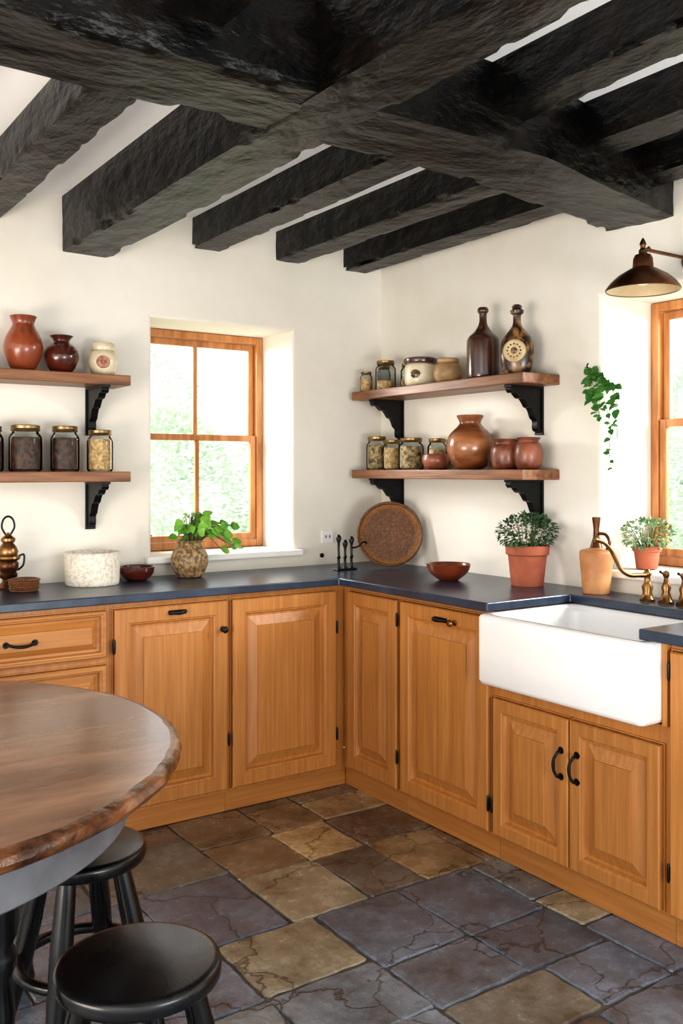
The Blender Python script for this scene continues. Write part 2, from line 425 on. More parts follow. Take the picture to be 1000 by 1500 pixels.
# ------------------------------------------------------------------ windows
def window(name, w, h, loc, rz, rail, label):
    m = MB(); y0, y1 = 0.0, .05
    f = .035
    m.box(0, f, y0, y1, 0, h); m.box(w - f, w, y0, y1, 0, h); m.box(f, w - f, y0, y1, 0, f); m.box(f, w - f, y0, y1, h - f, h)
    def sash(a0, a1, b0, b1, ya, yb, t=.03):
        m.box(a0, a0 + t, ya, yb, b0, b1); m.box(a1 - t, a1, ya, yb, b0, b1)
        m.box(a0 + t, a1 - t, ya, yb, b0, b0 + t); m.box(a0 + t, a1 - t, ya, yb, b1 - t, b1)
        c = (a0 + a1) / 2
        m.box(c - .011, c + .011, ya + .004, yb - .004, b0 + t, b1 - t)
    sash(f + .002, w - f - .002, f + .002, rail + .015, .006, .028)
    sash(f + .002, w - f - .002, rail - .015, h - f - .002, .029, .049)
    m.box(w / 2 - .02, w / 2 + .02, -.004, .006, rail + .003, rail + .012)
    o = link(name, m.mesh(name, [WINW], False), None, loc, (0, 0, rz), bevel=.003)
    struct(o, label)
    g = MB()
    g.add([(f, .017, f), (w - f, .017, f), (w - f, .017, rail), (f, .017, rail)], [(0, 1, 2, 3)])
    g.add([(f, .039, rail), (w - f, .039, rail), (w - f, .039, h - f), (f, .039, h - f)], [(0, 1, 2, 3)])
    link('window_pane', g.mesh('window_pane', [PANE], False, recalc=False), o)
    return o
window('window_1', .717, 1.05, (-1.252, .285, 1.003), 0, .54, 'orange-brown wooden sash window with four panes')
window('window_2', .921, 1.054, (.30, -1.427, 1.003), math.radians(-90), .57, 'orange-brown wooden sash window above the sink')
m = MB(); m.box(-1.29, -.495, -.045, -.0005, .975, 1.003)
struct(link('trim_1', m.mesh('trim', [SILLM], False), bevel=.006), 'white painted window sill')
m = MB(); m.box(-.03, -.0005, -2.39, -1.39, .975, 1.003)
struct(link('trim_2', m.mesh('trim', [SILLM], False), bevel=.006), 'white painted window sill behind the sink')

# ------------------------------------------------------------------ cabinets
def raised(w, h, st=.062):
    m = MB(); T = .026
    def loop(i, y): return [(i, y, i), (w - i, y, i), (w - i, y, h - i), (i, y, h - i)]
    k = min(1, min(w, h) / .30)
    s = st * k; a = .038 * k
    loops = [loop(0, 0), loop(0, -T + .004), loop(.004, -T), loop(s - .013, -T), loop(s - .010, -T + .004), loop(s - .005, -T + .005), loop(s, -T + .019), loop(s + .009, -T + .020), loop(s + .009 + a, -T + .006), loop(s + .0095 + a, -T + .001), loop(s + .011 + a, -T)]
    m.loft(loops)
    return m
def pull(w=.07):
    m = MB()
    m.tube([(-w / 2, 0, 0), (-w / 2 + .004, -.018, .002), (-w / 4, -.027, -.004), (0, -.029, -.006), (w / 4, -.027, -.004), (w / 2 - .004, -.018, .002), (w / 2, 0, 0)], [.006, .005, .005, .0062, .005, .005, .006], 10)
    for s in (-1, 1):
        m.lathe([(.0, -.006), (.011, -.006), (.012, -.003), (.012, 0)], 16, (s * w / 2, -.0, 0), M=Matrix.Rotation(math.radians(-90), 3, 'X') @ Matrix.Scale(-1, 3, Vector((0, 0, 1))))
    return m
def knob():
    m = MB()
    R = Matrix.Rotation(math.radians(90), 3, 'X')
    m.lathe([(0, 0), (.011, 0), (.011, .003), (.005, .006), (.005, .015), (.012, .02), (.014, .026), (.010, .032), (0, .034)], 20, M=R)
    return m
def cuppull():
    m = MB()
    m.box(-.036, .036, -.003, 0, -.008, .010)
    m.tube([(-.036, -.002, .002), (-.02, -.018, .003), (0, -.022, .002), (.02, -.018, .003), (.036, -.002, .002)], [.006, .008, .009, .008, .006], 10)
    return m
def hinge():
    m = MB()
    m.box(-.006, .006, -.003, .0, -.020, .020)
    m.tube([(0, -.002, -.028), (0, -.003, -.022), (0, -.004, 0), (0, -.003, .022), (0, -.002, .028)], [.002, .0042, .0042, .0042, .002], 10, sub=2)
    return m

D_ = dict
def cabinet(label, loc, rz, w, depth, parts, top=.884, group=None, tl=0, tr=0):
    e = thing('base_cabinet', label, 'cabinet', loc, rz)
    m = MB(); m.box(0.0005, w - .0005, 0, depth, .088, top)
    for p in parts:
        x0, x1, z0, z1 = p['r']
        t = .006
        for bx in ((x0 - t, x0 - .0025, z0 - t, z1 + t), (x1 + .0025, x1 + t, z0 - t, z1 + t), (x0 - .0025, x1 + .0025, z0 - t, z0 - .0025), (x0 - .0025, x1 + .0025, z1 + .0025, z1 + t)):
            m.box(bx[0], bx[1], -.008, .0, bx[2], bx[3])
    link('body', m.mesh('cabinet_body', [WOODV], False), e)
    m = MB(); m.box(.0005 - tl, w - .0005 + tr, .025, depth, 0.001, .087)
    link('toe_kick', m.mesh('toe_kick', [WOODH], False), e)
    for p in parts:
        x0, x1, z0, z1 = p['r']
        mm = raised(x1 - x0, z1 - z0, st=p.get('st', .066))
        d = link(p['t'], mm.mesh(p['t'], [WOODH if p['t'] == 'drawer' else WOODV], True, 12), e, (x0, 0, z0))
        for (kind, hx, hz) in p.get('h', []):
            if kind == 'pull': me = pull(.10).mesh('handle', [IRON]); r = (0, 0, 0)
            elif kind == 'vpull': me = pull(.085).mesh('handle', [IRON]); r = (0, math.radians(90), 0)
            elif kind == 'cup': me = cuppull().mesh('handle', [IRON]); r = (0, 0, 0)
            elif kind == 'knob': me = knob().mesh('knob', [IRON]); r = (0, 0, 0)
            elif kind == 'bknob': me = knob().mesh('knob', [BRASS]); r = (0, 0, 0)
            else: me = hinge().mesh('hinge', [IRON]); r = (0, 0, 0)
            nm = {'knob': 'knob', 'bknob': 'knob', 'hinge': 'hinge'}.get(kind, 'handle')
            o = link(nm, me, d, (hx, -.0262 if kind != 'hinge' else -.022, hz), r)
            if kind == 'bknob': o['label'] = 'small aged brass knob'
    return e

R90 = math.radians(-90)
YA = -.48
cabinet('honey wood drawer cabinet with black bow handles', (-2.26, YA, 0), 0, .638, .478, [
    D_(t='drawer', r=(.02, .618, .69, .862), st=.04, h=[('pull', .285, .082)]),
    D_(t='drawer', r=(.02, .618, .44, .66), st=.04, h=[('pull', .285, .10)]),
    D_(t='drawer', r=(.02, .618, .11, .41), st=.04, h=[('pull', .285, .15)])])
cabinet('honey wood cabinet, raised panel door with black pull', (-1.622, YA, 0), 0, .493, .478, [
    D_(t='door', r=(.012, .482, .105, .862), h=[('cup', .25, .728), ('knob', .445, .645), ('hinge', .4745, .20), ('hinge', -.004, .62)])])
cabinet('honey wood corner cabinet with raised panel door', (-1.129, YA, 0), 0, .569, .478, [
    D_(t='door', r=(.012, .512, .105, .862), h=[('hinge', .504, .60), ('hinge', .504, .14)])], tr=.0235)
XB = -.56
cabinet('narrow honey wood cabinet with raised panel door', (XB, -.4805, 0), R90, .4145, .558, [
    D_(t='door', r=(.058, .404, .105, .862), h=[('hinge', .350, .68), ('hinge', .350, .13)])], tl=.0245)
cabinet('honey wood cabinet door with black latch beside sink', (XB, -.895, 0), R90, .53, .558, [
    D_(t='door', r=(.014, .516, .105, .862), h=[('cup', .25, .715), ('bknob', .33, .715), ('hinge', .506, .10)])])
cabinet('honey wood sink cabinet with two small panel doors', (XB, -1.4255, 0), R90, .726, .558, [
    D_(t='door', r=(.012, .358, .105, .582), st=.055, h=[('vpull', .318, .33), ('hinge', -.004, .10)]),
    D_(t='door', r=(.364, .705, .105, .582), st=.055, h=[('vpull', .032, .33)])], top=.638)
cabinet('tall-door honey wood cabinet at the end of the run', (XB, -2.152, 0), R90, .62, .558, [
    D_(t='door', r=(.014, .60, .105, .862), h=[('hinge', -.004, .70), ('hinge', -.004, .12)])])

# counter
ol = [(-2.28, -.53), (-.62, -.53), (-.62, -1.447), (-.20, -1.447), (-.20, -2.085), (-.62, -2.085), (-.62, -2.79), (-.001, -2.79), (-.001, -.001), (-2.28, -.001)]
m = MB(); m.poly_extrude(ol, lambda p, t: (p[0], p[1], t), .888, .92)
tag(link('worktop', m.mesh('worktop', [SLATE], False), bevel=.004), 'dark blue slate worktop wrapping the room corner', 'countertop')

# sink
def rrect(x0, x1, y0, y1, r, z, n=6):
    L = []
    for (cx, cy, a0) in ((x1 - r, y1 - r, 0), (x0 + r, y1 - r, 90), (x0 + r, y0 + r, 180), (x1 - r, y0 + r, 270)):
        for k in range(n + 1):
            a = math.radians(a0 + 90 * k / n); L.append((cx + r * math.cos(a), cy + r * math.sin(a), z))
    return L
m = MB()
x0, x1, y0, y1 = -.66, -.17, -2.130, -1.436
zb, zt = .642, .886
def rr_(i, z, r): return rrect(x0 + i, x1 - i, y0 + i, y1 - i, r, z)
m.loft([rr_(.018, zb, .015), rr_(.006, zb + .005, .02), rr_(0, zb + .018, .022), rr_(0, zt - .012, .022), rr_(.004, zt - .004, .02), rr_(.012, zt, .018),
        rr_(.028, zt, .03), rr_(.034, zt - .005, .035), rr_(.038, zt - .03, .04), rr_(.044, zb + .06, .045), rr_(.06, zb + .035, .05), rr_(.11, zb + .026, .05)])
sk = thing('farmhouse_sink', 'large white fireclay apron-front sink set in the worktop', 'sink')
link('basin', m.mesh('basin', [CERAM], True, 50), sk)
m = MB(); m.lathe([(0, 0), (.042, 0), (.045, .003), (.036, .004), (.034, .001), (0, .001)], 28, (-.41, -1.79, zb + .0265))
link('drain', m.mesh('drain', [BRASS]), sk)['label'] = 'round brass drain fitting'
m = MB(); m.box(-.575, -.45, -2.1505, -2.1325, .640, .884)
tag(link('filler_panel', m.mesh('filler_panel', [WOODV], False)), 'narrow honey wood filler strip beside the sink', 'panel')

# faucet
fc = thing('bridge_faucet', 'aged brass faucet with curved spout behind the sink', 'faucet', (-.11, -1.725, .9205))
m = MB(); m.lathe([(0, 0), (.026, 0), (.027, .006), (.021, .012), (.016, .03), (.020, .05), (.012, .065), (.010, .085), (.014, .092), (.014, .10), (.007, .112), (0, .114)], 28)
link('base', m.mesh('faucet_base', [BRASS]), fc)
m = MB(); m.tube([(0, 0, .09), (-.04, .004, .092), (-.085, .01, .095), (-.120, .018, .115), (-.14, .024, .15), (-.16, .03, .185), (-.19, .036, .212), (-.225, .044, .222)], [.009, .008, .0075, .007, .007, .007, .007, .009], 12)
link('spout', m.mesh('spout', [BRASS]), fc)
for k, yy in enumerate((-.078, -.15)):
    m = MB(); m.lathe([(0, 0), (.026, 0), (.027, .006), (.020, .014), (.013, .04), (.017, .055), (.010, .07), (.007, .088), (.012, .096), (.011, .108), (0, .114)], 26)
    m.tube([(0, 0, .098), (-.025, -.004, .106), (-.04, -.006, .112)], [.005, .004, .005], 8)
    link('tap_handle', m.mesh('tap_handle', [BRASS]), fc, (0, yy, 0))

# ------------------------------------------------------------------ shelves
def smoothprof(pts, n=5):
    out = []
    for i in range(len(pts) - 1):
        p0 = pts[max(i - 1, 0)]; p1 = pts[i]; p2 = pts[i + 1]; p3 = pts[min(i + 2, len(pts) - 1)]
        for k in range(n):
            t = k / n
            f = lambda a, b, c, d: .5 * ((2 * b) + (c - a) * t + (2 * a - 5 * b + 4 * c - d) * t * t + (3 * b - a - 3 * c + d) * t ** 3)
            out.append((f(p0[0], p1[0], p2[0], p3[0]), f(p0[1], p1[1], p2[1], p3[1])))
    out.append(pts[-1]); return out
prof = [(0, 0), (.180, 0)] + smoothprof([(.182, -.006), (.184, -.020), (.172, -.032), (.156, -.030), (.146, -.040), (.130, -.052), (.112, -.054), (.098, -.068), (.084, -.086), (.068, -.092), (.058, -.108), (.048, -.130), (.034, -.142), (.034, -.162), (.030, -.180), (.012, -.190)], 4) + [(0, -.192)]
def bracket_mesh():
    m = MB()
    m.poly_extrude(prof, lambda p, t: (t, -p[0], p[1]), -.015, .015)
    m.box(-.021, .021, -.010, 0, -.20, 0); m.box(-.021, .021, -.186, 0, -.009, 0)
    return m.mesh('bracket', [IRON], True, 35)
BR = bracket_mesh()
def shelf(label, loc, rz, L, depth, brx, wood, grp):
    e = thing('wall_shelf', label, 'shelf', loc, rz, grp)
    m = MB(); m.box(0, L, -depth, -.001, -.042, 0)
    link('shelf_board', m.mesh('shelf_board', [wood], False), e, bevel=.004)
    for bx in brx: link('bracket', BR, e, (bx, -.001, -.0425))
    return e
shelf('brown wooden shelf with black bracket holding terracotta vases', (-2.75, 0, 1.772), 0, 1.323, .20, (1.22, .25), SHELFX, 'wall shelves by the window')
shelf('brown wooden shelf with black bracket holding storage jars', (-2.75, 0, 1.378), 0, 1.323, .20, (1.22, .25), SHELFX, 'wall shelves by the window')
shelf('brown wooden corner shelf with crocks and bottles', (0, -.042, 1.772), R90, 1.173, .213, (.13, 1.065), SHELFX, 'wall shelves in the corner')
shelf('brown wooden corner shelf with jars and clay pots', (0, -.042, 1.386), R90, 1.173, .213, (.13, 1.065), SHELFX, 'wall shelves in the corner')

# ------------------------------------------------------------------ pottery helpers
def hollow(outer, t=.006):
    inn = [(max(r - t, .001), max(z, t)) for r, z in reversed(outer)]
    top = outer[-1]
    return [(0, 0)] + outer + [(top[0] - t * .5, top[1] + t * .35)] + inn[0:] + [(0, t)]
def pot(name, label, cat, loc, R, H, shape, material, t=.006, group=None):
    pr = smoothprof([(r * R, z * H) for r, z in shape])
    m = MB(); m.lathe(hollow(pr, t), 44)
    o = link(name, m.mesh(name, [material], True, 50), None, loc)
    if cat: tag(o, label, cat, group)
    return o
def jar(label, loc, R, H, content, fill=.72, lid=GOLD, cat='jar', group=None, lidlabel=None):
    e = thing('storage_jar', label, cat, loc, 0, group)
    pr = smoothprof([(R * .88, 0), (R * .98, H * .04), (R, H * .12), (R, H * .66), (R * .95, H * .76), (R * .8, H * .84), (R * .78, H * .88)], 4)
    m = MB(); m.lathe(hollow(pr, .003), 36)
    link('glass_body', m.mesh('glass_body', [GLASS], True, 50), e)
    c = smoothprof([(R * .84, .004), (R * .92, H * .05), (R * .93, H * .12), (R * .93, H * fill * .86), (R * .8, H * fill * .9)], 3)
    m = MB(); m.lathe([(0, .004)] + c + [(0, H * fill * .92)], 32)
    link('contents', m.mesh('contents', [content], True, 50), e)
    m = MB(); r = R * .86
    m.lathe([(0, H * .872), (r, H * .872), (r * 1.03, H * .885), (r * 1.0, H * .90), (r * 1.03, H * .915), (r, H * .93), (r * 1.02, H * .985), (r * .97, H), (r * .8, H * .995), (0, H * .99)], 36)
    o = link('lid', m.mesh('lid', [lid], True, 30), e)
    return e

Z1, Z2 = 1.7725, 1.3785
pot('vase', 'tall terracotta vase with flared neck', 'vase', (-1.836, -.11, Z1), .074, .215, [(.5, 0), (.72, .1), (1, .38), (.92, .6), (.62, .8), (.56, .88), (.7, 1)], TERRAG)
pot('vase', 'small round dark red glazed vase', 'vase', (-1.685, -.11, Z1), .068, .15, [(.45, 0), (.75, .12), (1, .42), (.85, .68), (.5, .82), (.48, .9), (.68, 1)], REDGL)
RX = Matrix.Rotation(math.radians(90), 3, 'X')
e = thing('lidded_jar', 'cream ceramic jar with muted clay motif and lid', 'jar', (-1.512, -.11, Z1))
m = MB(); m.lathe([(0, 0)] + smoothprof([(.04, 0), (.052, .02), (.06, .055), (.056, .085), (.042, .103)]) + [(0, .103)], 40)
link('body', m.mesh('jar_body', [CREAM], True, 50), e)
m = MB(); m.lathe([(0, .1035), (.044, .1035), (.047, .108), (.047, .128), (.042, .135), (.015, .137), (0, .137)], 36)
link('lid', m.mesh('lid', [CREAM], True, 40), e)
m = MB()
m.lathe([(0, .057), (.004, .0625), (.024, .0605), (.027, .055), (.028, .046)], 24, (0, 0, .053), M=Matrix.Rotation(math.radians(-20), 3, 'Z') @ RX)
link('motif', m.mesh('motif', [REDMOT], True), e)

GJ = 'glass storage jars on the lower shelf by the window'
jar('glass jar of dark beans with dull gold lid', (-1.968, -.11, Z2 + .0), .056, .175, DARKC, group=GJ)
jar('glass jar of dark beans with dull gold lid', (-1.828, -.11, Z2), .064, .182, DARKC, .80, group=GJ)
jar('glass jar of dark beans with dull gold lid', (-1.671, -.11, Z2), .057, .182, DARKC, .80, group=GJ)
jar('glass jar of pale grain with dull gold lid', (-1.526, -.11, Z2), .053, .17, TANC, .84, group=GJ)

GU = 'small jars at the corner end of the upper shelf'
jar('small clear jar of pale grain', (-.155, -.085, Z1), .030, .100, TANC, .7, group=GU)
jar('small clear jar of pale grain', (-.06, -.105, Z1), .033, .135, TANC, .5, group=GU)
jar('squat clear glass jar with dull gold lid', (-.125, -.205, Z1), .050, .145, TANC, .35, group=GU)
jar('squat clear glass jar with dull gold lid', (-.065, -.315, Z1), .042, .125, OLIVEC, .5, group=GU)
e = thing('stoneware_crock', 'cream stoneware crock with dark brown rim', 'crock', (-.11, -.456, Z1))
m = MB(); m.lathe(hollow(smoothprof([(.055, 0), (.070, .01), (.076, .04), (.074, .09), (.066, .105)]), .006), 44)
link('body', m.mesh('crock_body', [CREAM], True, 50), e)
m = MB(); m.lathe([(0, .106), (.066, .106), (.076, .110), (.079, .118), (.078, .130), (.070, .135), (0, .136)], 44)
link('lid', m.mesh('lid', [BROWNGL], True, 40), e)['label'] = 'dark brown glazed lid'
m = MB(); m.lathe([(0, .0775), (.02, .0755), (.027, .070), (.028, .06)], 26, (0, 0, .055), M=Matrix.Rotation(math.radians(-58), 3, 'Z') @ RX)
link('stamp', m.mesh('stamp', [MOTTLE], True), e)['label'] = 'mottled brown round stamp'
e = thing('ginger_jar', 'small tan stoneware jar with rolled rim', 'jar', (-.11, -.651, Z1))
m = MB(); m.lathe([(0, 0)] + smoothprof([(.04, 0), (.056, .015), (.065, .045), (.060, .075), (.045, .092)]) + [(0, .092)], 40)
link('body', m.mesh('jar_body', [TANPOT], True, 50), e)
m = MB(); m.lathe([(0, .0925), (.046, .0925), (.050, .097), (.050, .108), (.044, .114), (0, .115)], 36)
link('lid', m.mesh('lid', [TANPOT], True, 40), e)
e = thing('bottle', 'tall dark brown stoneware bottle with narrow neck', 'bottle', (-.11, -.879, Z1))
m = MB(); m.lathe([(0, 0)] + smoothprof([(.062, 0), (.068, .01), (.070, .05), (.070, .15), (.064, .18), (.035, .21), (.020, .235), (.016, .26), (.017, .285)]) + [(0, .285)], 44)
link('body', m.mesh('bottle_body', [BROWNGL], True, 50), e)
m = MB(); m.lathe([(0, .2855), (.020, .2855), (.024, .292), (.024, .302), (.018, .31), (0, .312)], 28)
link('stopper', m.mesh('stopper', [BROWNGL]), e)
e = thing('bottle', 'mottled pilgrim flask with round parchment medallion', 'bottle', (-.11, -1.082, Z1), math.radians(-58))
m = MB(); m.lathe([(0, 0)] + smoothprof([(.045, 0), (.052, .008), (.066, .05), (.070, .10), (.060, .15), (.034, .185), (.020, .205), (.016, .225), (.017, .25)]) + [(0, .25)], 44, sy=.68)
link('body', m.mesh('bottle_body', [MOTTLE], True, 50), e)
m = MB(); m.lathe([(0, .2505), (.018, .2505), (.026, .256), (.028, .268), (.018, .276), (.022, .284), (.014, .292), (0, .293)], 28)
link('stopper', m.mesh('stopper', [MOTTLE]), e)
m = MB()
m.lathe([(0, .054), (.034, .053), (.038, .0545), (.042, .053), (.046, .050), (.047, .033)], 36, (0, 0, .098), M=RX)
m.lathe([(0, .058), (.010, .057), (.014, .054)], 20, (0, 0, .098), M=RX, mi=1)
for k in range(12):
    a = k * math.pi / 6
    m.lathe([(0, .0565), (.0035, .0555), (.0045, .052)], 8, (.027 * math.cos(a), 0, .098 + .027 * math.sin(a)), M=RX, mi=1)
link('medallion', m.mesh('medallion', [LABELT, MOTTLE], True), e)['label'] = 'parchment coloured round medallion with raised dots'

Z3 = 1.3865
GK = 'glass storage jars on the lower corner shelf'
jar('tall glass jar of dried herbs with dull gold lid', (-.11, -.112, Z3), .052, .165, OLIVEC, .8, group=GK)
jar('glass jar of pale grain with dull gold lid', (-.11, -.238, Z3), .046, .145, TANC, .8, group=GK)
jar('wide glass jar of mixed dried beans', (-.11, -.385, Z3), .060, .15, OLIVEC, .8, group=GK)
jar('small glass jar behind the copper bowl', (-.055, -.51, Z3), .045, .145, TANC, .7, group=GK)
pot('small_bowl', 'small copper-brown bowl beside the glass jars', 'bowl', (-.145, -.605, Z3), .060, .068, [(.6, 0), (.85, .2), (1, .6), (.92, 1)], REDPOT)
pot('round_pot', 'large round honey-brown glazed pot with flared rim', 'pot', (-.108, -.796, Z3), .104, .235, [(.45, 0), (.78, .1), (1, .38), (.9, .63), (.55, .8), (.45, .87), (.55, .97), (.58, 1)], BIGPOT, .007)
pot('clay_pot', 'reddish clay pot with short collar', 'pot', (-.11, -1.019, Z3), .064, .125, [(.72, 0), (.92, .15), (1, .5), (.93, .74), (.74, .86), (.86, 1)], REDPOT)
pot('clay_pot', 'reddish brown clay pot with narrow collar', 'pot', (-.11, -1.148, Z3), .058, .128, [(.66, 0), (.9, .15), (1, .5), (.88, .78), (.68, .88), (.84, 1)], REDPOT)

# ------------------------------------------------------------------ worktop things
ZC = .9205
pot('ceramic_pot', 'cream finely patterned ceramic pot on the slate worktop', 'pot', (-1.572, -.15, ZC), .112, .13, [(.86, 0), (.95, .05), (.97, .5), (.98, .9), (1, 1)], WHITEP, .008)
pot('small_bowl', 'small dark red glazed bowl', 'bowl', (-1.37, -.12, ZC), .074, .058, [(.5, 0), (.72, .15), (.95, .6), (1, 1)], REDGL, .005)
pot('shallow_bowl', 'shallow terracotta bowl on the slate worktop', 'bowl', (-.285, -.857, ZC), .094, .068, [(.4, 0), (.5, .08), (.85, .5), (1, 1)], TERRAG, .006)

def scatter_leaves(m, n, center, rad, L, W, rngs, zmin=None, up=.5):
    for _ in range(n):
        while True:
            v = Vector((rngs.uniform(-1, 1), rngs.uniform(-1, 1), rngs.uniform(-1, 1)))
            if v.length < 1: break
        v = v.normalized() * (v.length ** .5)
        p = Vector(center) + Vector((v.x * rad[0], v.y * rad[1], v.z * rad[2]))
        if zmin is not None and p.z < zmin: p.z = zmin + rngs.random() * .01
        d = v + Vector((rngs.uniform(-.7, .7), rngs.uniform(-.7, .7), rngs.uniform(-.3, .9) * up))
        nr = Vector((rngs.uniform(-.6, .6), rngs.uniform(-.6, .6), 1))
        s = rngs.uniform(.7, 1.3)
        m.leaf(p, d, nr, L * s, W * s)

e = thing('potted_plant', 'leafy green trailing plant in speckled stoneware pot', 'plant', (-1.133, -.13, ZC))
m = MB(); m.lathe(hollow(smoothprof([(.045, 0), (.06, .01), (.080, .06), (.076, .10), (.056, .135), (.050, .145), (.058, .158)]), .006), 44)
link('pot', m.mesh('plant_pot', [SPECK], True, 50), e)
m = MB(); m.lathe([(0, .13), (.049, .13), (.049, .142), (0, .146)], 24)
link('soil', m.mesh('soil', [SOIL]), e)
rl = random.Random(4)
m = MB(); ms = MB()
for k in range(54):
    a = rl.uniform(0, 2 * math.pi)
    if k < 30: r = rl.uniform(.01, .095); z = rl.uniform(.175, .265)
    elif k < 48: a = rl.uniform(-.6, .3); r = rl.uniform(.09, .195); z = rl.uniform(.09, .23)
    else: r = rl.uniform(.06, .10); z = rl.uniform(.16, .22)
    yk = -abs(math.sin(a) * r) if math.sin(a) * r > .05 else math.sin(a) * r
    tip = Vector((math.cos(a) * r, yk, z))
    ms.tube([(tip.x * .15, tip.y * .15, .14), (tip.x * .5, tip.y * .5, max(z, .17) + .01), tuple(tip)], [.0022, .0018, .0014], 6, sub=4)
    d = Vector((tip.x * 1.5 + rl.uniform(-.06, .06), -.03, rl.uniform(-.08, .06)))
    s = rl.uniform(.034, .052)
    m.leaf(tip, d, (-.45 + rl.uniform(-.45, .45), -.7 + rl.uniform(-.4, .4), .6), s, s * .9, droop=.3)
link('leaves', m.mesh('leaves', [LEAFD], True, 80, recalc=False), e)
link('stems', ms.mesh('stems', [STEM]), e)

def bushy(label, loc, R, H, crx, crz, n, L, lm, seed, nm='potted_plant', cat='plant'):
    e = thing(nm, label, cat, loc)
    m = MB(); m.lathe(hollow([(R * .76, 0), (R * .78, .004), (R * .93, H * .76), (R, H * .77), (R * 1.04, H * .79), (R * 1.05, H * .97), (R * 1.02, H)], .006), 44)
    link('pot', m.mesh('plant_pot', [TERRA], True, 35), e)
    m = MB(); m.lathe([(0, H * .8), (R * .9, H * .8), (R * .9, H * .9), (0, H * .93)], 28)
    link('soil', m.mesh('soil', [SOIL]), e)
    r_ = random.Random(seed)
    m = MB(); scatter_leaves(m, n, (0, 0, H + crz * .8), (crx, crx * .8, crz), L, L * .62, r_, zmin=H * .95)
    link('leaves', m.mesh('leaves', [lm], True, 80, recalc=False), e)
    m = MB()
    for k in range(26):
        a = r_.uniform(0, 2 * math.pi); rr = r_.uniform(.2, .9)
        m.tube([(math.cos(a) * R * .3, math.sin(a) * R * .3, H * .85), (math.cos(a) * crx * rr * .7, math.sin(a) * crx * rr * .6, H + crz * .7), (math.cos(a) * crx * rr, math.sin(a) * crx * rr * .8, H + crz * (1.7 - rr * .8))], [.002, .0015, .001], 5, sub=3)
    link('stems', m.mesh('stems', [STEM]), e)
    return e
bushy('bushy green herb in a terracotta pot', (-.135, -1.165, ZC), .083, .16, .132, .070, 850, .017, LEAFH, 9)
bushy('small pale green herb in terracotta pot on the sill', (.14, -1.53, 1.0035), .052, .085, .108, .060, 580, .016, LEAFP, 21)

# jug
e = thing('ceramic_jug', 'tan stoneware jug with slender brown neck', 'jug', (-.10, -1.487, ZC))
m = MB(); m.lathe([(0, 0)] + smoothprof([(.046, 0), (.050, .008), (.056, .07), (.062, .14), (.058, .160), (.030, .168), (.022, .172)]) + [(0, .172)], 44)
link('body', m.mesh('jug_body', [JUG], True, 40), e)
m = MB(); m.lathe([(0, .1725), (.023, .1725), (.018, .19), (.012, .21), (.010, .24), (.013, .262), (.016, .285), (.012, .286), (.009, .262), (0, .25)], 28)
link('neck', m.mesh('jug_neck', [COPPER], True, 50), e)
m = MB(); m.tube([(.0, -.012, .225), (0, -.045, .222), (0, -.062, .195), (0, -.05, .168)], [.006, .006, .006, .006], 10)
link('handle', m.mesh('jug_handle', [COPPER]), e)

# wicker tray leaning on the wall
m = MB()
pr = []
r = .0
while r < .137:
    zz = .024 * (r / .15) ** 3
    pr.append((r + .0035, .0036 + zz)); pr.append((r + .007, .0002 + zz)); r += .007
m.lathe([(0, .002)] + pr + [(.147, .028), (.147, .012), (.10, -.004), (0, -.008)], 72)
m.lathe([(.143, .014), (.145, .030), (.149, .035), (.154, .036), (.158, .033), (.158, .022), (.152, .012), (.143, .010)], 72, mi=1)
o = link('wicker_tray', m.mesh('wicker_tray', [WICKER, WICKERR], True, 60), None, (-.150, -.272, ZC + .152))
fwd = Vector((-.62, -.785, .0)).normalized()
nrm = (fwd + Vector((0, 0, .26))).normalized()
o.rotation_euler = nrm.to_track_quat('Z', 'Y').to_euler()
tag(o, 'round dished woven wicker tray leaning against the wall', 'tray')

# iron kitchen stand in the corner
e = thing('iron_utensil_stand', 'small black iron stand with three posts', 'utensil stand', (-.41, -.27, ZC))
m = MB(); m.box(-.055, .055, -.022, .022, 0, .008)
link('base', m.mesh('stand_base', [IRON], False), e, bevel=.003)
for i, xx in enumerate((-.036, 0, .036)):
    m = MB(); hh = (.165, .14, .155)[i]
    m.lathe([(0, .008), (.011, .008), (.007, .018), (.0055, .05), (.010, .06), (.0055, .07), (.006, hh - .04), (.013, hh - .02), (.011, hh - .008), (.004, hh), (0, hh)], 18)
    link('post', m.mesh('post', [IRON]), e, (xx, 0, 0))
m = MB(); m.tube([(.036, 0, .10), (.07, -.004, .105), (.10, -.006, .125), (.118, -.008, .12)], [.004, .004, .0045, .006], 8)
link('hook', m.mesh('hook', [IRON]), e)

# lantern and woven bowl
e = thing('lantern', 'small ornate aged brass lantern with iron loop handle', 'lantern', (-1.890, -.095, ZC))
m = MB(); m.lathe([(0, 0), (.048, 0), (.050, .006), (.042, .012), (.026, .022), (.020, .034), (.034, .046), (.036, .056), (.030, .064), (.038, .078), (.040, .098), (.032, .110), (0, .110)], 32)
link('base', m.mesh('lantern_base', [COPPER]), e)['label'] = 'dark copper turned base'
m = MB(); m.lathe([(0, .1105), (.040, .1105), (.046, .118), (.044, .126), (.034, .132), (.038, .146), (.030, .165), (.020, .178), (.027, .186), (.027, .196), (.014, .206), (.012, .215), (0, .22)], 32)
link('cap', m.mesh('lantern_cap', [BRASS]), e)['label'] = 'aged brass domed cap'
m = MB(); m.tube([(-.010, 0, .212), (-.024, 0, .24), (-.018, 0, .27), (0, 0, .282), (.018, 0, .27), (.024, 0, .24), (.010, 0, .212)], .004, 8)
link('loop_handle', m.mesh('lantern_handle', [IRON]), e)
m = MB(); m.tube([(.036, 0, .07), (.055, -.01, .09), (.058, -.01, .13), (.040, -.004, .125)], .004, 8)
link('side_handle', m.mesh('lantern_side_handle', [IRON]), e)
